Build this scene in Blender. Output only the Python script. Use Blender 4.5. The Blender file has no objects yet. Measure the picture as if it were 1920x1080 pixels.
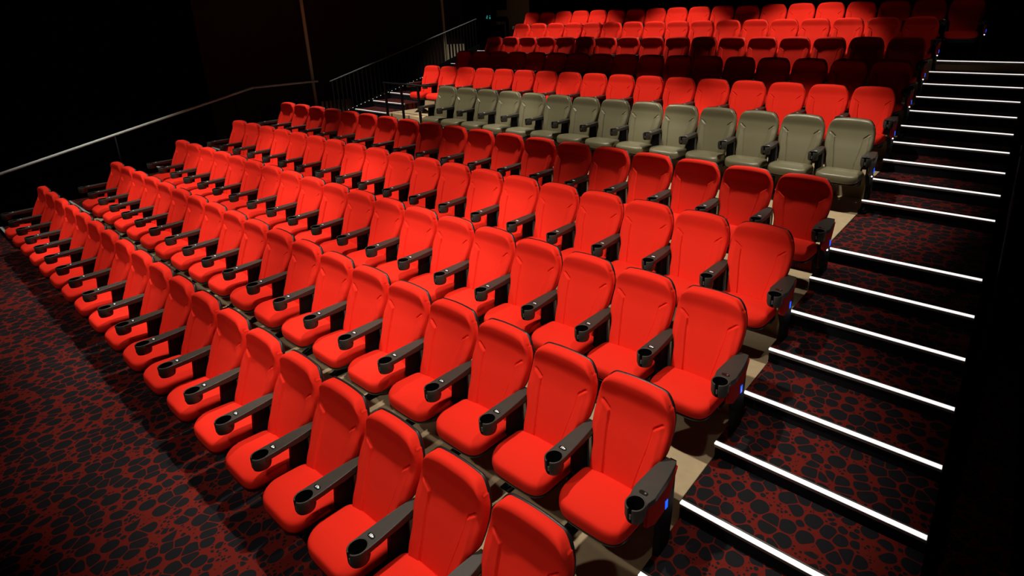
import bpy, bmesh, math, random
from mathutils import Vector, Matrix
random.seed(4)
S = bpy.context.scene
COL = S.collection
PI = math.pi

# ------------------------------------------------------------------ camera
cam_d = bpy.data.cameras.new('camera'); cam = bpy.data.objects.new('camera', cam_d); COL.objects.link(cam)
cam_d.sensor_width = 36.0; cam_d.sensor_fit = 'HORIZONTAL'
cam_d.lens = 36.0 * 1060.0 / 1920.0
cam_d.shift_x = -152.5 / 1920.0
cam_d.shift_y = -177.3 / 1920.0
cam_d.clip_start = 0.05
R_ = Vector((0.7975035, 0.6032135, -0.0110271)); U_ = Vector((-0.1615632, 0.2311400, 0.9594121)); F_ = Vector((-0.5812792, 0.7633530, -0.2817921))
cam.matrix_world = Matrix(((R_.x, U_.x, -F_.x, 1.29745), (R_.y, U_.y, -F_.y, -2.08046), (R_.z, U_.z, -F_.z, 2.94794), (0, 0, 0, 1)))
S.camera = cam

# ------------------------------------------------------------------ world, exposure
w = bpy.data.worlds.new('world'); S.world = w; w.use_nodes = True
w.node_tree.nodes['Background'].inputs[0].default_value = (0.6, 0.7, 1, 1)
w.node_tree.nodes['Background'].inputs[1].default_value = 0.0
S.view_settings.view_transform = 'Standard'
S.view_settings.look = 'None'
S.view_settings.gamma = 1.0
S.view_settings.exposure = 0.0
S.view_settings.use_curve_mapping = False

# ceiling downlights: rows across the hall (y, power, cone)
CEIL = 5.0
# (y, power, cone, x positions)
LX = (-10.7, -7.9, -5.1, -2.3)
# y, power, cone, tilt towards the back wall, x positions, aisle lamp power
LAMP_ROWS = ((-3.4, 230, 50, 40, tuple(x + .5 for x in LX), 60), (0.1, 580, 68, 8, tuple(x + .5 for x in LX), 200), (3.8, 460, 66, 14, tuple(x + .9 for x in LX), 200), (8.15, 265, 74, 15, LX, 12))
for ly, lp, lc, tilt, lxs, ap in LAMP_ROWS:
    for lx in lxs + (.45,):
        aisle = lx > 0
        ld = bpy.data.lights.new('downlight_beam', 'SPOT'); lo = bpy.data.objects.new('downlight_beam', ld); COL.objects.link(lo)
        lo.location = (lx, ly, CEIL - 0.05); lo.rotation_euler = (math.radians(tilt), 0, 0)
        if aisle: lo.rotation_euler = (math.radians(0 if ly == 3.8 else tilt), math.radians(17), 0)
        ld.energy = ap if aisle else lp * ((1.35 if ly == 3.8 else .7 if ly < 3 else 1) if lx < -9.7 else 1); ld.spot_size = math.radians(54 if aisle else lc); ld.spot_blend = .7 if aisle else .45; ld.shadow_soft_size = 0.06
        ld.color = (1.0, 0.93, 0.82)

# ------------------------------------------------------------------ measured setting
w0 = 0.56
NY = {k: v for k, v in enumerate([0, .474, .946, 1.421, 1.895, 2.372, 2.851, 3.329, 4.681, 5.167, 5.653, 6.139, 6.626, 7.113, 7.6, 8.086, 8.573, 9.059])}
NZ = {k: v for k, v in enumerate([0, .123, .243, .365, .489, .616, .748, .88, 1.02, 1.167, 1.313, 1.46, 1.607, 1.755, 1.904, 2.054, 2.205, 2.354])}
NY[-1], NZ[-1] = -.474, -.123
NY[-2], NZ[-2] = -.947, -.235
FLOOR = -0.32
SEAT_H = 1.01
ROWY = [-.531, .392, 1.336, 2.282, 3.225, 4.96, 5.927, 6.893, 7.862, 8.831, 9.801]
ROWZ = [.711 - .02, .914, 1.135, 1.362, 1.593, 1.904, 2.185, 2.466, 2.76, 3.063, 3.365]
ROWX = [-.283, -.272, -.244, -.252, -.229, -.257, -.251, -.254, -.265, -.243, .276]
ROWW = [.567, .561, .559, .556, .56, .56, .56, .561, .561, .561, .557]
ROWN = [19, 19, 19, 19, 19, 14, 17, 17, 17, 17, 19]
TIER = [FLOOR] + [z - SEAT_H for z in ROWZ[1:]]
SW = 1.264       # stair width
LX0, LX1 = -12.38, -11.07     # lower left stairs
UX0, UX1 = -11.24, -9.99      # upper left stairs

# ------------------------------------------------------------------ materials
def mat(name, col, rough=.6, metal=0, emit=None, es=0, spec=None, sheen=0, coat=0):
    m = bpy.data.materials.new(name); m.use_nodes = True
    b = m.node_tree.nodes['Principled BSDF']
    b.inputs['Base Color'].default_value = (*col, 1); b.inputs['Roughness'].default_value = rough; b.inputs['Metallic'].default_value = metal
    if spec is not None: b.inputs['Specular IOR Level'].default_value = spec
    if emit: b.inputs['Emission Color'].default_value = (*emit, 1); b.inputs['Emission Strength'].default_value = es
    if sheen: b.inputs['Sheen Weight'].default_value = sheen; b.inputs['Sheen Tint'].default_value = (*col, 1)
    return m
def noise_bump(m, scale, strength, dist=.002, colvar=0):
    nt = m.node_tree; b = nt.nodes['Principled BSDF']
    tc = nt.nodes.new('ShaderNodeTexCoord'); n = nt.nodes.new('ShaderNodeTexNoise'); n.inputs['Scale'].default_value = scale; n.inputs['Detail'].default_value = 4
    bp = nt.nodes.new('ShaderNodeBump'); bp.inputs['Strength'].default_value = strength; bp.inputs['Distance'].default_value = dist
    nt.links.new(tc.outputs['Object'], n.inputs['Vector']); nt.links.new(n.outputs['Fac'], bp.inputs['Height']); nt.links.new(bp.outputs['Normal'], b.inputs['Normal'])
    if colvar:
        c = b.inputs['Base Color'].default_value[:]
        n2 = nt.nodes.new('ShaderNodeTexNoise'); n2.inputs['Scale'].default_value = scale * .06; n2.inputs['Detail'].default_value = 5
        nt.links.new(tc.outputs['Object'], n2.inputs['Vector'])
        mx = nt.nodes.new('ShaderNodeMix'); mx.data_type = 'RGBA'
        mx.inputs[6].default_value = tuple(x * (1 - colvar) for x in c[:3]) + (1,); mx.inputs[7].default_value = tuple(min(1, x * (1 + colvar)) for x in c[:3]) + (1,)
        nt.links.new(n2.outputs['Fac'], mx.inputs[0]); nt.links.new(mx.outputs[2], b.inputs['Base Color'])
    return m
M = {}
M['red'] = noise_bump(mat('red_fabric', (0.80, 0.023, 0.010), .85, spec=.12), 500, .25, .001)
M['olive'] = noise_bump(mat('olive_leather', (0.160, 0.142, 0.078), .38, spec=.5), 160, .12, .001)
M['shell'] = noise_bump(mat('black_shell', (0.008, 0.008, 0.008), .42, spec=.4), 300, .1, .0005)
M['arm'] = noise_bump(mat('armrest_plastic', (0.040, 0.034, 0.027), .5, spec=.4), 220, .35, .001, .15)
M['black'] = mat('black_metal', (0.003, 0.003, 0.0035), .6, spec=.15)
M['steel'] = mat('grey_metal', (0.35, 0.37, 0.38), .35, .8)
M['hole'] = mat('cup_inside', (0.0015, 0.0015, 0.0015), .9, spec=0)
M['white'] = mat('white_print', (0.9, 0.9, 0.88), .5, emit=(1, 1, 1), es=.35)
M['plate'] = mat('plate_black', (0.006, 0.006, 0.006), .3)
M['blue'] = mat('blue_lens', (0.0, 0.02, 0.5), .3, emit=(0.005, 0.09, 1.0), es=1.3)
M['lamp_and_glint_white'] = mat('white_lens_and_glint', (1, 1, 1), .3, emit=(1, .96, .95), es=1.6)  # downlight lenses, and the glow painted on bolt heads as a glint
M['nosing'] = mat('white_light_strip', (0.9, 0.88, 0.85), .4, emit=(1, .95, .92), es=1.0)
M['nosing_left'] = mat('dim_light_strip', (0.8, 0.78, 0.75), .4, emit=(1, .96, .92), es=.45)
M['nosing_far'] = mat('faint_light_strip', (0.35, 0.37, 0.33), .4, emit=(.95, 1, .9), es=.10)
M['nosing_metal'] = mat('nosing_aluminium', (0.25, 0.22, 0.2), .4, .6)
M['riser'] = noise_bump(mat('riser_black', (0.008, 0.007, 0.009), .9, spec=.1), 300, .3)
M['concrete'] = noise_bump(mat('tan_floor', (0.50, 0.375, 0.22), .75, spec=.2), 240, .2, .001, .12)
M['wall'] = noise_bump(mat('dark_wall_fabric', (0.035, 0.020, 0.018), .95, spec=.0), 200, .3)
M['wall_black'] = noise_bump(mat('black_wall', (0.0006, 0.0006, 0.0006), .95, spec=.0), 200, .3)
M['wall_tan'] = noise_bump(mat('tan_wall', (0.50, 0.38, 0.20), .9, spec=.05), 100, .2)
M['slat'] = noise_bump(mat('slat_wood', (0.60, 0.50, 0.32), .7), 60, .2)
M['rail_dark'] = mat('dark_rail_metal', (0.10, 0.115, 0.11), .5, .3)
M['rail'] = mat('handrail_metal', (0.74, 0.84, 0.82), .6)
M['teal'] = mat('sign_teal', (0, .2, .2), .5, emit=(.05, .55, .5), es=.5)
M['ceil'] = mat('ceiling_black', (0.006, 0.006, 0.006), .9)

def carpet():
    m = bpy.data.materials.new('pebble_carpet'); m.use_nodes = True; nt = m.node_tree; b = nt.nodes['Principled BSDF']
    L = nt.links.new
    geo = nt.nodes.new('ShaderNodeNewGeometry')
    sep = nt.nodes.new('ShaderNodeSeparateXYZ'); L(geo.outputs['Position'], sep.inputs[0])
    cmb = nt.nodes.new('ShaderNodeCombineXYZ'); L(sep.outputs[0], cmb.inputs[0]); L(sep.outputs[1], cmb.inputs[1])
    def math_(op, a, bb=None, clamp=False):
        n = nt.nodes.new('ShaderNodeMath'); n.operation = op; n.use_clamp = clamp
        for i, v in enumerate((a, bb)):
            if v is None: continue
            if isinstance(v, (int, float)): n.inputs[i].default_value = v
            else: L(v, n.inputs[i])
        return n.outputs[0]
    def vor(vec, scale, seed, feature):
        ad = nt.nodes.new('ShaderNodeVectorMath'); ad.operation = 'ADD'; ad.inputs[1].default_value = (seed, seed * 1.7, 0); L(vec, ad.inputs[0])
        v = nt.nodes.new('ShaderNodeTexVoronoi'); v.voronoi_dimensions = '2D'; v.feature = feature; v.inputs['Scale'].default_value = scale
        v.inputs['Randomness'].default_value = .92 if scale < 8 else 1.0
        L(ad.outputs[0], v.inputs['Vector']); return v
    def cellinfo(vec, scale, seed):
        a = vor(vec, scale, seed, 'F1'); c = vor(vec, scale, seed, 'F2')
        f1 = math_('DIVIDE', a.outputs['Distance'], scale); f2 = math_('DIVIDE', c.outputs['Distance'], scale)
        sb = nt.nodes.new('ShaderNodeVectorMath'); sb.operation = 'SUBTRACT'; sb.inputs[1].default_value = (seed, seed * 1.7, 0); L(a.outputs['Position'], sb.inputs[0])
        sc = nt.nodes.new('ShaderNodeSeparateColor'); L(a.outputs['Color'], sc.inputs[0])
        return f1, f2, sb.outputs[0], sc.outputs[0]
    GAP = .0055
    def smax(a, b, k):
        n = nt.nodes.new('ShaderNodeMath'); n.operation = 'SMOOTH_MAX'; L(a, n.inputs[0]); L(b, n.inputs[1]); n.inputs[2].default_value = k; return n.outputs[0]
    def mixv(f, a, b): return math_('ADD', math_('MULTIPLY', a, math_('SUBTRACT', 1.0, f)), math_('MULTIPLY', b, f))
    def dist(level, vec):
        """signed distance (m) outside the pebbles of layers 0..level"""
        scale, seed, keep, R = SP[level]
        f1, f2, pos, rnd = cellinfo(vec, scale, seed)
        edge = math_('MULTIPLY', math_('SUBTRACT', f2, f1), .5)
        if level == 0:
            kept = math_('LESS_THAN', rnd, keep); lim = math_('ADD', math_('MULTIPLY', rnd, .02), R)
            prev = None
        else:
            dc = dist(level - 1, pos); lim = math_('MINIMUM', math_('SUBTRACT', dc, GAP), R)
            kept = math_('GREATER_THAN', lim, R * .22); prev = dist(level - 1, vec)
        inn = smax(math_('SUBTRACT', GAP * .5, edge), math_('SUBTRACT', f1, lim), .013 if level < 1 else .005)
        out = math_('ADD', edge, GAP * .5)
        d = mixv(kept, out, inn)
        return d if prev is None else math_('MINIMUM', d, prev)
    P = cmb.outputs[0]
    SP = [(9.6, 3.1, .88, .045), (17.0, 11.7, 1, .030), (38.0, 23.3, 1, .014)]
    D = dist(2, P)
    mask = math_('ADD', math_('MULTIPLY', D, -350.0), .5, True)
    nz = nt.nodes.new('ShaderNodeTexNoise'); nz.inputs['Scale'].default_value = 260; L(P, nz.inputs['Vector'])
    mx0 = nt.nodes.new('ShaderNodeMix'); mx0.data_type = 'RGBA'; mx0.inputs[6].default_value = (.11, .009, .006, 1); mx0.inputs[7].default_value = (.19, .016, .010, 1); L(nz.outputs['Fac'], mx0.inputs[0])
    mx = nt.nodes.new('ShaderNodeMix'); mx.data_type = 'RGBA'; L(mask, mx.inputs[0]); L(mx0.outputs[2], mx.inputs[6]); mx.inputs[7].default_value = (.012, .011, .013, 1)
    L(mx.outputs[2], b.inputs['Base Color']); b.inputs['Roughness'].default_value = .9; b.inputs['Specular IOR Level'].default_value = .12
    bp = nt.nodes.new('ShaderNodeBump'); bp.inputs['Strength'].default_value = .4; bp.inputs['Distance'].default_value = .002; L(nz.outputs['Fac'], bp.inputs['Height']); L(bp.outputs[0], b.inputs['Normal'])
    return m
M['carpet'] = carpet()

# ------------------------------------------------------------------ helpers
def mesh_obj(name, bm, mats, parent=None, smooth=False, bevel=0):
    me = bpy.data.meshes.new(name); bm.normal_update(); bm.to_mesh(me); bm.free()
    for m in (mats if isinstance(mats, (list, tuple)) else [mats]): me.materials.append(m)
    if smooth:
        for p in me.polygons: p.use_smooth = True
    o = bpy.data.objects.new(name, me); COL.objects.link(o)
    if parent: o.parent = parent
    if bevel:
        md = o.modifiers.new('bevel', 'BEVEL'); md.width = bevel; md.segments = 2; md.limit_method = 'ANGLE'; md.angle_limit = math.radians(40)
    return o
def box(bm, x0, x1, y0, y1, z0, z1, mi=0):
    vs = [bm.verts.new(p) for p in ((x0, y0, z0), (x1, y0, z0), (x1, y1, z0), (x0, y1, z0), (x0, y0, z1), (x1, y0, z1), (x1, y1, z1), (x0, y1, z1))]
    for f in ((0, 3, 2, 1), (4, 5, 6, 7), (0, 1, 5, 4), (1, 2, 6, 5), (2, 3, 7, 6), (3, 0, 4, 7)):
        fc = bm.faces.new([vs[i] for i in f]); fc.material_index = mi
def prism(bm, pts, z0, z1, mi=0, topz=None):
    n = len(pts); a = [bm.verts.new((p[0], p[1], z0 if not callable(z0) else z0(p))) for p in pts]; b = [bm.verts.new((p[0], p[1], z1 if not callable(z1) else z1(p))) for p in pts]
    fs = [bm.faces.new(a[::-1]), bm.faces.new(b)]
    for i in range(n): fs.append(bm.faces.new((a[i], a[(i + 1) % n], b[(i + 1) % n], b[i])))
    for f in fs: f.material_index = mi
def prism_x(bm, pts, x0, x1, mi=0):      # polygon in y,z extruded along x
    a = [bm.verts.new((x0, p[0], p[1])) for p in pts]; b = [bm.verts.new((x1, p[0], p[1])) for p in pts]; n = len(pts)
    fs = [bm.faces.new(a), bm.faces.new(b[::-1])]
    for i in range(n): fs.append(bm.faces.new((a[(i + 1) % n], a[i], b[i], b[(i + 1) % n])))
    for f in fs: f.material_index = mi
def tube(bm, a, b, r, n=10, mi=0):
    a = Vector(a); b = Vector(b); d = (b - a).normalized(); u = d.orthogonal().normalized(); v = d.cross(u)
    ra = [bm.verts.new(a + (u * math.cos(2 * PI * i / n) + v * math.sin(2 * PI * i / n)) * r) for i in range(n)]
    rb = [bm.verts.new(b + (u * math.cos(2 * PI * i / n) + v * math.sin(2 * PI * i / n)) * r) for i in range(n)]
    for i in range(n):
        f = bm.faces.new((ra[i], ra[(i + 1) % n], rb[(i + 1) % n], rb[i])); f.smooth = True; f.material_index = mi
    bm.faces.new(ra[::-1]).material_index = mi; bm.faces.new(rb).material_index = mi
def disc(bm, c, r, axis, t, n=16, mi=0):
    c = Vector(c); ax = Vector(axis).normalized(); tube(bm, c, c + ax * t, r, n, mi)
def ring_stack(bm, rings, cap0=True, cap1=True, mi=0, smooth=True):
    R = [[bm.verts.new(p) for p in r] for r in rings]; n = len(R[0])
    for k in range(len(R) - 1):
        for i in range(n):
            f = bm.faces.new((R[k][i], R[k][(i + 1) % n], R[k + 1][(i + 1) % n], R[k + 1][i])); f.smooth = smooth; f.material_index = mi
    if cap0: f = bm.faces.new(R[0][::-1]); f.smooth = smooth; f.material_index = mi
    if cap1: f = bm.faces.new(R[-1]); f.smooth = smooth; f.material_index = mi
def empty(name, loc, label=None, cat=None, group=None):
    o = bpy.data.objects.new(name, None); COL.objects.link(o); o.location = loc; o.empty_display_size = .1
    if label: o['label'] = label
    if cat: o['category'] = cat
    if group: o['group'] = group
    return o
def tag(o, label, cat, group=None):
    o['label'] = label; o['category'] = cat
    if group: o['group'] = group
    return o
def struct(name, bm, m, **k):
    o = mesh_obj(name, bm, m, **k); o['kind'] = 'structure'; return o
def text_mesh(s, size, ext=.0006):
    cu = bpy.data.curves.new('t', 'FONT'); cu.body = s; cu.size = size; cu.align_x = 'CENTER'; cu.align_y = 'CENTER'; cu.extrude = ext; cu.offset = size * .02
    o = bpy.data.objects.new('t', cu); COL.objects.link(o); bpy.context.view_layer.update()
    me = bpy.data.meshes.new_from_object(o.evaluated_get(bpy.context.evaluated_depsgraph_get()))
    bpy.data.objects.remove(o); bpy.data.curves.remove(cu); return me

# ------------------------------------------------------------------ room shell
bm = bmesh.new(); box(bm, -14.5, 1.7, -7, NY[-2] + .02, FLOOR - .3, FLOOR)
box(bm, LX1, 0, NY[-2] + .02, NY[-1] + .01, FLOOR - .3, FLOOR)
box(bm, SW, 1.7, NY[-2] + .02, 11, FLOOR - .3, FLOOR - .02)
struct('floor', bm, M['carpet'])
bm = bmesh.new(); box(bm, -14.7, 2, -7.2, 11.3, CEIL, CEIL + .2); struct('ceiling', bm, M['ceil'])
bm = bmesh.new(); box(bm, 1.7, 1.9, -7.2, 11.3, -.9, CEIL); struct('wall_right', bm, M['wall_black'])
bm = bmesh.new(); box(bm, -14.7, 1.9, -7.4, -7.0, -.9, CEIL); struct('wall_front', bm, M['wall_black'])
bm = bmesh.new(); box(bm, -12.6, -12.4, 2.6, 9.62, -.9, CEIL); struct('wall_left', bm, M['wall'])
bm = bmesh.new(); box(bm, -12.6, -12.4, -7, 2.6, -.9, CEIL); box(bm, -14.7, -14.5, -7, 11.3, -.9, CEIL); struct('wall_left_front', bm, M['wall_black'])
# back wall: tan strip by the exit, black behind the top row
bm = bmesh.new(); box(bm, -14.7, -13.6, 11.0, 11.2, -.9, CEIL); box(bm, -13.6, -11.95, 11.0, 11.2, 3.18, CEIL); box(bm, -11.95, -11.0, 11.0, 11.2, -.9, CEIL, 1)
box(bm, -12.4, -11.95, 10.985, 11.0, 3.3, 3.5, 1)
box(bm, -11.0, 1.9, 11.0, 11.2, -.9, CEIL)
struct('wall_back', bm, [M['wall_black'], M['wall_tan']])
bm = bmesh.new(); box(bm, -13.6, -11.95, 11.05, 11.1, .88, 3.18); o = struct('door_1', bm, M['wall_black'])
bm = bmesh.new(); box(bm, -12.02, -11.95, 10.93, 11.02, .88, 3.16); mesh_obj('door_jamb', bm, M['slat'], o)
bm = bmesh.new(); box(bm, -11.95, -11.90, 10.92, 11.02, .88, 3.24); box(bm, -13.6, -11.95, 10.92, 11.02, 3.18, 3.24); mesh_obj('door_frame', bm, M['black'], o)
bm = bmesh.new()
for i in range(6): box(bm, -12.44 + i * .075, -12.40 + i * .075, 10.98, 11.04, 3.06, 3.16)
mesh_obj('door_grille', bm, M['slat'], o)
# wall trims running up the left wall
for k, (y, zt) in enumerate(((4.83, CEIL), (8.86, CEIL))):
    bm = bmesh.new(); box(bm, -12.4, -12.36, y - .035, y + .035, .88, zt); o = struct('trim_%d' % (k + 1), bm, M['slat'], bevel=.004)
# corridor floor below the left balustrade, landing
bm = bmesh.new(); box(bm, -14.5, UX0, 5.167, 11.05, .6, .88); box(bm, -12.4, 0, 3.35, 5.18, .55, .88)
struct('floor_landing', bm, M['carpet'])

# seating terraces (tan floor) -------------------------------------------------
for j in range(1, 11):
    y0 = NY[2 * j - 3] if (2 * j - 3) in NY else NY[17]
    z = TIER[j]
    y1 = NY.get(2 * j - 1, 11.0) if j < 10 else 11.0
    xl = LX1 if j < 5 else UX1
    if j == 5: y0, y1, z = 3.345, NY[9], TIER[5]; xl = -9.0
    bm = bmesh.new()
    xr = -.004
    if j == 10: xr = 1.69
    # each terrace is a solid step with a shadowed face
    box(bm, xl + .004, xr, y0 + .006, y1 + .006, z - .5, z)
    o = struct('floor_tier', bm, [M['concrete']], bevel=.004)

# ------------------------------------------------------------------ stairs
def staircase(x0, x1, ks, label, strip):
    st = empty('staircase', (x0, NY[ks[0]], NZ[ks[0]]), label, 'stairs')
    off = Vector((x0, NY[ks[0]], NZ[ks[0]]))
    for k in ks:
        y0 = NY[k]; y1 = NY.get(k + 1, y0 + .49); z = NZ[k]; zb = min(z - .17, FLOOR if k < 1 else 9)
        zb = z - .40
        if k == -2: zb = FLOOR - .02
        bm = bmesh.new(); box(bm, x0, x1, y0 + .012, y1 + .012, zb, z)
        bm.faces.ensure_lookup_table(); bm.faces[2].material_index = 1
        s = mesh_obj('step', bm, [M['carpet'], M['riser']], st); s.location = -off
        # aluminium nosing with two lit strips and a dark groove between
        bm = bmesh.new()
        prism_x(bm, [(y0 - .004, z - .030), (y0 + .035, z - .030), (y0 + .035, z + .003), (y0 - .004, z + .003)], x0, x1, 0)
        nb = mesh_obj('nosing', bm, M['nosing_metal'], s)
        bm = bmesh.new()
        box(bm, x0 + .002, x1 - .004, y0 + .0085, y0 + .020, z + .003, z + .005)
        box(bm, x0 + .002, x1 - .004, y0 - .006, y0 + .0065, z + .003, z + .005)
        box(bm, x0 + .002, x1 - .004, y0 - .008, y0 - .004, z - .006, z + .005)
        mesh_obj('light_strip', bm, M[strip], s)
    return st
staircase(0, SW, list(range(-2, 18)), 'carpeted stairs on the right with bright white strips on every step edge', 'nosing')
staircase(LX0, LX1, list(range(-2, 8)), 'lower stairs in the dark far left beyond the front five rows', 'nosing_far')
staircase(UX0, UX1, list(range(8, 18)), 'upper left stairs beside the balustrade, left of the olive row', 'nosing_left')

# ------------------------------------------------------------------ cinema seat
def lerp(a, b, t): return a + (b - a) * t
def smooth(e0, e1, x):
    t = max(0, min(1, (x - e0) / (e1 - e0))); return t * t * (3 - 2 * t)
def interp(tab, x):
    if x <= tab[0][0]: return tab[0][1]
    n = len(tab)
    for i in range(n - 1):
        a, va = tab[i]; b, vb = tab[i + 1]
        if x <= b:
            t = (x - a) / (b - a); h = b - a
            m0 = (vb - tab[i - 1][1]) / (b - tab[i - 1][0]) if i > 0 else (vb - va) / h
            m1 = (tab[i + 2][1] - va) / (tab[i + 2][0] - a) if i < n - 2 else (vb - va) / h
            t2, t3 = t * t, t * t * t
            return (2 * t3 - 3 * t2 + 1) * va + (t3 - 2 * t2 + t) * h * m0 + (-2 * t3 + 3 * t2) * vb + (t3 - t2) * h * m1
    return tab[-1][1]
HW = [(.36, .195), (.50, .205), (.61, .212), (.655, .228), (.70, .252), (.80, .263), (.92, .262), (1.01, .240)]
YC = [(.36, -.238), (.50, -.188), (.65, -.120), (.77, -.064), (.87, -.032), (.95, -.016), (1.01, -.004)]   # centre line of the face
def face_y(x, z, s):
    y = interp(YC, z)
    ax = abs(x)
    # raised side panel below an L-shaped seam
    xin = lerp(.108, .156, smooth(.40, .80, z))                 # inner seam
    ztop = lerp(.785, .835, smooth(.14, .225, ax))              # top seam slopes up to the side
    fade = 1 - smooth(.200, .235, ax)
    inside = smooth(xin - .001, xin + .006, ax) * (1 - smooth(ztop - .005, ztop + .002, z))
    y -= inside * .013 * fade
    y -= .012 * smooth(xin, .235, ax) * (1 - smooth(ztop - .10, ztop, z)) * smooth(.40, .55, z)
    # groove lines
    dl = abs(ax - xin + .003) / .005 if z < ztop else 9
    dt = abs(z - ztop - .003) / .009 if xin - .003 < ax < .226 else 9
    y += .009 * max(0, 1 - dl) + .017 * max(0, 1 - dt) * (1 - smooth(.195, .228, ax))
    # sides wrap forward, gentle headrest curl
    y -= .016 * smooth(.09, .26, ax)
    y -= .020 * smooth(.86, .99, z)                              # soft roll along the top edge
    return y
def make_back(m):
    bm = bmesh.new(); NX, NZ_ = 116, 128; z0 = .36; G = []
    for i in range(NZ_ + 1):
        t = i / NZ_; row = []
        for k in range(NX + 1):
            s = -1 + 2 * k / NX; s = math.copysign(abs(s) ** .92, s)
            top = SEAT_H - .020 * s * s - .055 * max(0, (abs(s) - .70) / .30) ** 2.2
            z = lerp(z0, top, t); zz = lerp(z0, SEAT_H, t); hw = interp(HW, zz) - .006 * (t > .999)
            x = s * hw
            # rounded rim
            ex = max(0, (abs(s) - .88) / .12); ez = max(0, (t - .945) / .055); eb = max(0, (.03 - t) / .03)
            e = min(1, math.sqrt(ex * ex + ez * ez + eb * eb))
            y = face_y(x, z, s) + .030 * (1 - math.sqrt(max(0, 1 - e * e)))
            row.append(bm.verts.new((x, y, z)))
        G.append(row)
    for i in range(NZ_):
        for k in range(NX):
            bm.faces.new((G[i][k], G[i][k + 1], G[i + 1][k + 1], G[i + 1][k]))
    loop = [G[0][k] for k in range(NX + 1)] + [G[i][NX] for i in range(1, NZ_ + 1)] + [G[NZ_][k] for k in range(NX - 1, -1, -1)] + [G[i][0] for i in range(NZ_ - 1, 0, -1)]
    yb = lambda z: interp(YC, z) + .052
    back = [bm.verts.new((v.co.x * .985, max(v.co.y + .012, yb(v.co.z)), v.co.z - (.004 if v.co.z > .9 else 0))) for v in loop]
    n = len(loop)
    for i in range(n): bm.faces.new((loop[(i + 1) % n], loop[i], back[i], back[(i + 1) % n]))
    bm.faces.new(back)
    for f in bm.faces: f.smooth = True
    return mesh_obj('backrest', bm, m)
def make_shell():
    bm = bmesh.new(); rings = []
    N = 56
    pts = []
    for i in range(13): pts.append((-.200 + .4 * i / 12, .34))
    topz = lambda q: SEAT_H + .002 - .020 * q * q - .055 * max(0, (abs(q) - .70) / .30) ** 2.2
    for i in range(1, 40):
        t = i / 40; pts.append((interp(HW, lerp(.36, SEAT_H, t)), lerp(.36, topz(1), t)))
    for i in range(0, 45):
        q = 1 - 2 * i / 44; q = math.copysign(abs(q) ** .92, q); pts.append((q * interp(HW, SEAT_H), topz(q)))
    for i in range(39, 0, -1):
        t = i / 40; pts.append((-interp(HW, lerp(.36, SEAT_H, t)), lerp(.36, topz(1), t)))
    def at(dy, k, dz=0): return [(p[0] * k, interp(YC, p[1]) + dy, .66 + (p[1] - .66) * k + dz) for p in pts]
    ring_stack(bm, [at(.034, .96), at(.046, .996), at(.056, .990), at(.063, .96), at(.069, .85), at(.072, .5)])
    return mesh_obj('back_shell', bm, M['shell'])
def pad_outline(k, dy=0, n=44, nose=0):
    out = []
    for i in range(n):
        a = 2 * PI * i / n; c, s = math.cos(a), math.sin(a)
        e = .42 if s < 0 else .22
        x = math.copysign(abs(c) ** e, c) * .243; y = math.copysign(abs(s) ** (.55 if s < 0 else .3), s) * (.185 if s < 0 else .150)
        if s < 0: x *= 1 - .05 * s * s
        x *= k; y = y * k - .352 + dy
        out.append((x, y))
    return out
def make_pad(m):
    bm = bmesh.new()
    def zt(y): return .452 + .012 * smooth(-.20, -.45, y) - .030 * smooth(-.40, -.56, y)
    prof = [(.93, -.092), (.98, -.084), (1.0, -.064), (1.0, -.042), (.99, -.022), (.965, -.008), (.93, -.001), (.86, .003), (.7, .007), (.45, .010), (.2, .011)]
    rings = []
    for k, dz in prof:
        rings.append([(x, y, zt(y) + dz - (.004 * smooth(.0, .2, abs(x)) if dz > -.01 else 0)) for x, y in pad_outline(k)])
    ring_stack(bm, rings)
    return mesh_obj('seat_cushion', bm, m)
def make_pan():
    bm = bmesh.new()
    ring_stack(bm, [[(x, y, .318) for x, y in pad_outline(.78)], [(x, y, .326) for x, y in pad_outline(.88)], [(x, y, .352 - .026 * smooth(-.40, -.56, y)) for x, y in pad_outline(.955)], [(x, y, .372 - .030 * smooth(-.40, -.56, y)) for x, y in pad_outline(.965)]])
    box(bm, -.20, .20, -.24, -.13, .27, .40)
    return mesh_obj('seat_pan', bm, M['shell'])
CY = -.428
def arm_bm(wide=1.0):
    bm = bmesh.new(); r = .0555
    prof = [(-.05, .028), (-.09, .035), (-.14, .042), (-.20, .048), (-.27, .0525), (-.34, .0560), (-.39, .0570), (CY, .0570)]
    L = [(-w_ * (wide if y > -.38 else 1), y) for y, w_ in prof]
    Rr = [(w_ * (wide if y > -.38 else 1), y) for y, w_ in prof][::-1]
    a0 = math.asin(.038 / .0555)
    arc = []
    for i in range(13):
        a = lerp(PI, 0, i / 12); arc.append((.0485 * math.cos(a), CY + .0485 * math.sin(a)))
    pts = L + arc + Rr
    zt = lambda p: .668 - .010 * smooth(-.05, -.42, p[1])
    bmz = lambda p: zt(p) - .036 - .012 * smooth(-.30, -.15, p[1])
    prism(bm, pts, bmz, zt)
    return bm
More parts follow.
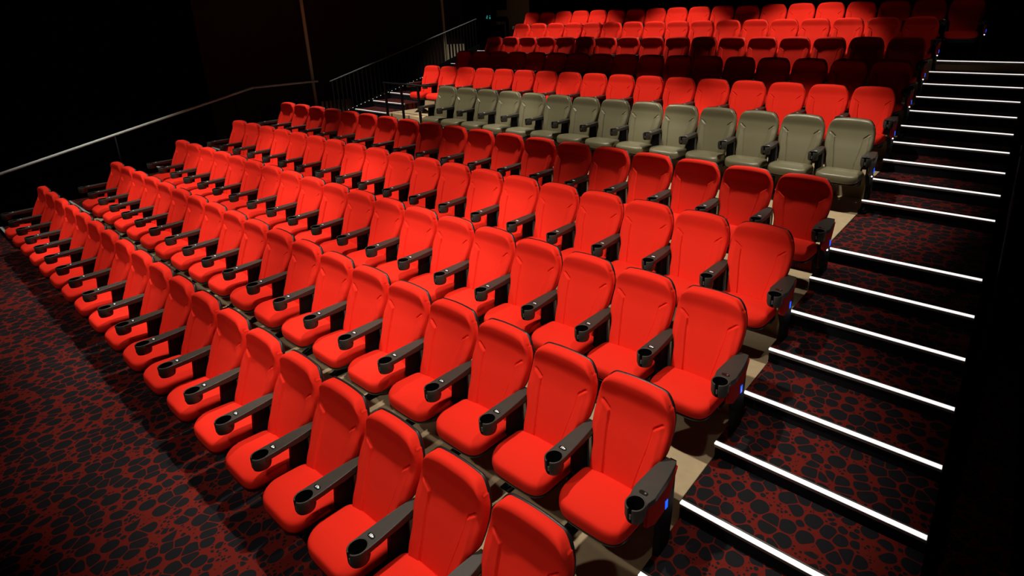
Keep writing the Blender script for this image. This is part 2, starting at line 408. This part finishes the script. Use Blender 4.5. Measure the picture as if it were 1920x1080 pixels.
def cup_mesh():
    bm = bmesh.new(); n = 40; gap = .20
    ro, ri = .0570, .0475; A = [lerp(-PI / 2 + gap, 1.5 * PI - gap, i / n) for i in range(n + 1)]
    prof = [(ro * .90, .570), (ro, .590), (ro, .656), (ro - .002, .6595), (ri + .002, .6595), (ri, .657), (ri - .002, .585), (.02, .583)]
    G = [[bm.verts.new((rr * math.cos(a), CY + rr * math.sin(a), z)) for rr, z in prof] for a in A]
    for i in range(n):
        for k in range(len(prof) - 1):
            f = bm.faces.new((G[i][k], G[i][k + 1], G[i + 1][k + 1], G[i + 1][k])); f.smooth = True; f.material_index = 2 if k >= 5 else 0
    bm.faces.new(G[0][::-1]); bm.faces.new(G[-1])
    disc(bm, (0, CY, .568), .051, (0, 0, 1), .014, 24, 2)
    box(bm, -.005, .005, CY - .053, CY - .047, .592, .622, 1)
    bmesh.ops.recalc_face_normals(bm, faces=bm.faces[:])
    return bm
def stan_bm():
    bm = bmesh.new()
    prism_x(bm, [(-.33, .0), (-.06, 0), (-.06, .03), (-.12, .06), (-.075, .30), (-.045, .64), (-.13, .645), (-.27, .60), (-.29, .42), (-.22, .28), (-.24, .06), (-.33, .03)][::-1], -.021, .021)
    box(bm, -.045, .045, -.35, -.05, 0, .012)
    return bm
_pads = {}
def make_seat(kind):
    root = bpy.data.objects.new('cinema_seat', None); COL.objects.link(root); root.empty_display_size = .1
    m = M[kind]
    for o in (make_back(m), make_shell(), make_pad(m), make_pan()): o.parent = root
    a = mesh_obj('armrest', arm_bm(), [M['arm'], M['plate']], root, bevel=.004); a.location = (-.28, -.024, -.008)
    c = mesh_obj('cup_holder', cup_mesh(), [M['arm'], M['steel'], M['hole']], a)
    st = mesh_obj('support_leg', stan_bm(), M['black'], root, bevel=.004); st.location = (-.28, 0, 0)
    bm = bmesh.new(); box(bm, -.012, .012, -.165, -.140, .30, .60); mesh_obj('strut', bm, M['steel'], st).location = (.024, 0, 0)
    return root
def plate_mesh(s):
    me = bpy.data.meshes.new('seat_number_plate')
    bm = bmesh.new()
    pts = []
    for i in range(24):
        a = 2 * PI * i / 24; pts.append((math.copysign(abs(math.cos(a)) ** .6, math.cos(a)) * .026, -.348 + math.copysign(abs(math.sin(a)) ** .6, math.sin(a)) * .0125))
    prism(bm, pts, .655, .6618, 0)
    if s:
        tm = text_mesh(s, .021); nb = len(bm.verts); bm.from_mesh(tm); bm.verts.ensure_lookup_table()
        for v in bm.verts[nb:]: v.co = (v.co.x - .0055, v.co.y - .348, v.co.z + .6622)
        for f in bm.faces:
            if all(v.index >= nb or v.index == -1 for v in f.verts): pass
        bm.verts.index_update()
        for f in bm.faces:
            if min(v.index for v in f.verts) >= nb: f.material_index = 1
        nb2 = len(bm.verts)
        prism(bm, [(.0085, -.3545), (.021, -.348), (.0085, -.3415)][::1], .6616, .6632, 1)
    else:
        disc(bm, (.012, -.348, .6615), .006, (0, 0, 1), .003, 12, 2)
    bm.to_mesh(me); bm.free()
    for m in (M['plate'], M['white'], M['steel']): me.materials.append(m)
    return me
PLATES = {}
def plate(n):
    if n not in PLATES: PLATES[n] = plate_mesh(str(n) if n else '')
    return PLATES[n]
proto = {k: make_seat(k) for k in ('red', 'olive')}
used = set()
def copy_tree(o, parent=None):
    c = o.copy(); COL.objects.link(c); c.parent = parent
    for ch in list(o.children): copy_tree(ch, c)
    return c
def find(root, nm): return [c for c in root.children if c.name.split('.')[0] == nm]
ends = {}; row_ends = []
def make_end(kind):
    """armrest, cup, support and upholstered aisle panel of the last seat in a row (local to the seat)"""
    a = mesh_obj('armrest', arm_bm(1.25), [M['arm'], M['plate']], None, bevel=.004); a.location = (.285, -.024, -.008)
    mesh_obj('cup_holder', cup_mesh(), [M['arm'], M['steel'], M['hole']], a)
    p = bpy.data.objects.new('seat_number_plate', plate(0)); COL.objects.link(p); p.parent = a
    st = mesh_obj('support_leg', stan_bm(), M['black'], None, bevel=.004); st.location = (.285, 0, 0)
    bm = bmesh.new(); prism_x(bm, [(-.32, .42), (-.20, .43), (-.065, .632), (-.40, .618), (-.41, .47)][::-1], .306, .330)
    sp = mesh_obj('side_panel', bm, M[kind], None, bevel=.008)
    bm = bmesh.new(); box(bm, .330, .334, -.215, -.188, .44, .495); bl = mesh_obj('aisle_light', bm, M['blue'], sp, bevel=.002); bl['label'] = 'small glowing blue light'
    bm = bmesh.new(); disc(bm, (.318, -.225, .405), .009, (.3, -1, 0), .006, 12); wl = mesh_obj('bolt_glint', bm, M['lamp_and_glint_white'], sp); wl['label'] = 'tiny white bolt head with a painted glint'  # bolt head, not a lamp: its reflected glint is put in as glow
    return [a, st, sp]
ORD = ['', 'first', 'second', 'third', 'fourth', 'fifth', 'sixth', 'seventh', 'eighth', 'ninth', 'tenth', 'eleventh', 'twelfth', 'thirteenth', 'fourteenth', 'fifteenth', 'sixteenth', 'seventeenth', 'eighteenth', 'nineteenth']
RN = ['front row', 'second row', 'third row', 'fourth row', 'fifth row, just below the landing', 'row of olive seats', 'row right behind the olive row', 'second row behind the olive row', 'third row behind the olive row', 'row just below the top row', 'top row']
GR = ['red seats of the front row', 'red seats of the second row', 'red seats of the third row', 'red seats of the fourth row', 'red seats of the fifth row', 'olive seats behind the landing', 'red seats of the first row behind the olive row', 'red seats of the second row behind the olive row', 'red seats of the third row behind the olive row', 'red seats of the row below the top row', 'red seats of the top row']
for j in range(11):
    kind = 'olive' if j == 5 else 'red'
    N = ROWN[j]
    for i in range(N):          # i counted from the right end
        if kind in used: r = copy_tree(proto[kind])
        else: r = proto[kind]; used.add(kind)
        r.location = (ROWX[j] - i * ROWW[j], ROWY[j], TIER[j])
        mat_txt = 'olive leather cinema seat' if kind == 'olive' else 'red cinema seat'
        place = 'at the right end' if i == 0 else ('at the left end' if i == N - 1 else '%s from the right' % ORD[i + 1])
        r['label'] = '%s in the %s, %s' % (mat_txt, RN[j], place)
        r['category'] = 'cinema seat'; r['group'] = GR[j]
        a = find(r, 'armrest')[0]
        for q_ in [c for c in a.children if c.name.startswith('seat_number_plate')]: bpy.data.objects.remove(q_)
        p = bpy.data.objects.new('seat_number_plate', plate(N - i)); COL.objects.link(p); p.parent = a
        if i == 0: row_ends.append((r, kind, j))
for r, kind, j in row_ends:
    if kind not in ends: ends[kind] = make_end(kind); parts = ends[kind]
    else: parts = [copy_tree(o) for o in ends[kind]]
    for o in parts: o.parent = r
for r, kind, j in row_ends[:5]:          # the painted bolt glint shows only from the fifth row up
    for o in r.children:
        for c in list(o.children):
            if c.name.startswith('bolt_glint') and j < 4: bpy.data.objects.remove(c)

# ------------------------------------------------------------------ rails on the left
def rail_obj(name, pts, r, m, parent):
    bm = bmesh.new()
    for a, b in zip(pts, pts[1:]): tube(bm, a, b, r, 12)
    for p in pts[1:-1]: bmesh.ops.create_icosphere(bm, subdivisions=2, radius=r, matrix=Matrix.Translation(p))
    return mesh_obj(name, bm, m, parent)
X = -12.2
hr = empty('handrail', (X, 0, FLOOR), 'long grey metal handrail sloping up beside the dark lower left stairs', 'handrail')
off = Vector(hr.location)
zr = lambda y: .70 + (y + .76) * (1.77 - .70) / (3.42 + .76)
ps = [Vector((X, -3.2, zr(-1.6))), Vector((X, -1.6, zr(-1.6))), Vector((X, 3.40, 1.765)), Vector((X, 4.86, 1.79))]
rail_obj('rail', ps, .024, M['rail'], hr).location = -off
def fl_l(y):
    k = max([q for q in NY if NY[q] <= y] or [-2]); return NZ[k] if y > NY[-2] else FLOOR
for y in (-3.1, -1.3, 0.85, 3.0, 4.8):
    bm = bmesh.new(); zt = zr(y) if -1.6 < y < 3.4 else (zr(-1.6) if y < 0 else 1.79)
    zf = FLOOR if y < NY[-2] else fl_l(y)
    if y > 3.33: zf = .88
    tube(bm, (X, y, zf), (X, y, zt), .016, 10); mesh_obj('post', bm, M['black'], hr).location = -off
X = -11.30
bl = empty('balustrade', (X, 4.67, .88), 'black balustrade of thin upright bars beside the upper left stairs', 'balustrade')
off = Vector(bl.location); zb = lambda y: 1.837 + .306 * (y - 4.667)
rail_obj('top_rail', [Vector((X, 4.67, zb(4.67))), Vector((X, 9.15, zb(9.15)))], .015, M['rail_dark'], bl).location = -off
n = 40
for i in range(n + 1):
    y = lerp(4.72, 9.1, i / n)
    bm = bmesh.new(); box(bm, X - .006, X + .006, y - .012, y + .012, max(.88, zb(y) - .86), zb(y) - .018); mesh_obj('baluster', bm, M['black'], bl).location = -off
bm = bmesh.new(); prism_x(bm, [(4.68, .88), (9.2, .88), (9.2, zb(9.2) - .70), (5.2, zb(5.2) - .78), (4.68, zb(4.68) - .86)], X - .012, X + .012); mesh_obj('base_panel', bm, M['black'], bl).location = -off
# row of tiny lights along the foot of the balustrade
sl = empty('light_chain', (X + .03, 5.1, 1.1), 'sloping row of tiny white lights at the foot of the left balustrade', 'lights')
off = Vector(sl.location)
bmx = bmesh.new(); tube(bmx, (X + .022, 4.75, 1.095), (X + .022, 7.35, 1.095 + 2.6 * .275), .004, 6); mesh_obj('cable', bmx, M['black'], sl).location = -off
M['dot'] = mat('dot_lens', (.8, .8, .8), .4, emit=(1, 1, 1), es=.55)
for i in range(24):
    y = lerp(4.8, 7.3, i / 23)
    bm = bmesh.new(); bmesh.ops.create_icosphere(bm, subdivisions=1, radius=.009, matrix=Matrix.Translation((X + .032, y, 1.095 + (y - 4.75) * .275))); mesh_obj('bulb', bm, M['dot'], sl).location = -off
# guard rail at the back of the landing
gr = empty('guard_rail', (-9.9, 5.08, .88), 'black guard rail with thin posts, left of the olive seats', 'railing')
off = Vector(gr.location)
rail_obj('rail', [Vector((-9.85, 5.08, 1.85)), Vector((-8.2, 5.08, 1.85))], .018, M['black'], gr).location = -off
for x in (-9.80, -9.22, -8.64):
    bm = bmesh.new(); box(bm, x - .018, x + .018, 5.06, 5.10, .88, 1.84); mesh_obj('post', bm, M['black'], gr).location = -off
# handrail at the right of the stairs
hr = empty('handrail', (1.36, 0, FLOOR), 'dark handrail on thin posts at the right edge of the lit stairs', 'handrail')
off = Vector(hr.location)
rail_obj('rail', [Vector((1.36, 5.0, 1.75)), Vector((1.36, 4.55, 1.72)), Vector((1.36, 3.4, 1.66))], .014, M['black'], hr).location = -off
for y in (4.7, 3.5):
    bm = bmesh.new(); tube(bm, (1.36, y, FLOOR - .02), (1.36, y, 1.70), .009, 8); mesh_obj('post', bm, M['rail_dark'], hr).location = -off
# slatted panels at the foot of the left wall
for k, (ya, yb_, lab) in enumerate(((4.95, 5.75, 'tan slatted wall panel seen through the balustrade above the fifth row'), (8.92, 9.58, 'tan slatted wall panel beside the tall trim near the exit'))):
    bm = bmesh.new(); zt = (1.30 + .305 * ((ya + yb_) / 2 - 5.4)) if k == 0 else 2.52
    box(bm, -12.398, -12.38, ya, yb_, .885, zt, 1)
    nsl = 8 if k == 0 else 6
    for i in range(nsl):
        y = lerp(ya + .03, yb_ - .05, i / (nsl - 1)); box(bm, -12.38, -12.355, y - .028, y + .028, .88, zt)
    tag(mesh_obj('slatted_panel', bm, [M['slat'], M['black']]), lab, 'wall panel')
# exit sign
es = empty('exit_sign', (-12.75, 10.98, 3.30), 'small teal glowing exit pictogram above the far left doorway', 'exit sign')
bm = bmesh.new(); box(bm, -.16, .16, -.02, .015, -.075, .075); mesh_obj('housing', bm, M['black'], es, bevel=.004)
bm = bmesh.new()
disc(bm, (-.055, -.02, .045), .012, (0, -1, 0), .003, 12)
for a, b in (((-.06, .03), (-.075, -.01)), ((-.06, .02), (-.095, .0)), ((-.06, .02), (-.03, .0)), ((-.075, -.01), (-.05, -.055)), ((-.075, -.01), (-.11, -.045))): tube(bm, (a[0], -.021, a[1]), (b[0], -.021, b[1]), .007, 6)
box(bm, .04, .085, -.023, -.02, -.06, .0); box(bm, .05, .075, -.023, -.02, .03, .05)
mesh_obj('running_figure', bm, M['teal'], es)

# ------------------------------------------------------------------ downlight fittings in the ceiling
for ly, lp, lc, tilt, lxs, ap in LAMP_ROWS:
    for li, lx in enumerate(lxs + (.45,)):
        t = empty('downlight', (lx, ly, CEIL), 'recessed ceiling downlight %s' % ('over the %s, %s from the left' % ({-3.4: 'floor before the front row', .1: 'front rows', 3.8: 'landing', 8.15: 'top rows'}[ly], ORD[li + 1])), 'ceiling light', 'ceiling downlights')
        bm = bmesh.new(); n = 24
        prof = [(.075, 0.0), (.095, 0.0), (.095, -.012), (.072, -.02), (.068, -.003)]
        G = [[bm.verts.new((r * math.cos(2 * PI * i / n), r * math.sin(2 * PI * i / n), z)) for r, z in prof] for i in range(n)]
        for i in range(n):
            for k in range(len(prof)): bm.faces.new((G[i][k], G[i][(k + 1) % 5], G[(i + 1) % n][(k + 1) % 5], G[(i + 1) % n][k]))
        mesh_obj('trim_ring', bm, M['black'], t, smooth=True)
        bm = bmesh.new(); disc(bm, (0, 0, -.001), .066, (0, 0, -1), .004, 24); mesh_obj('lens', bm, M['lamp_and_glint_white'], t)
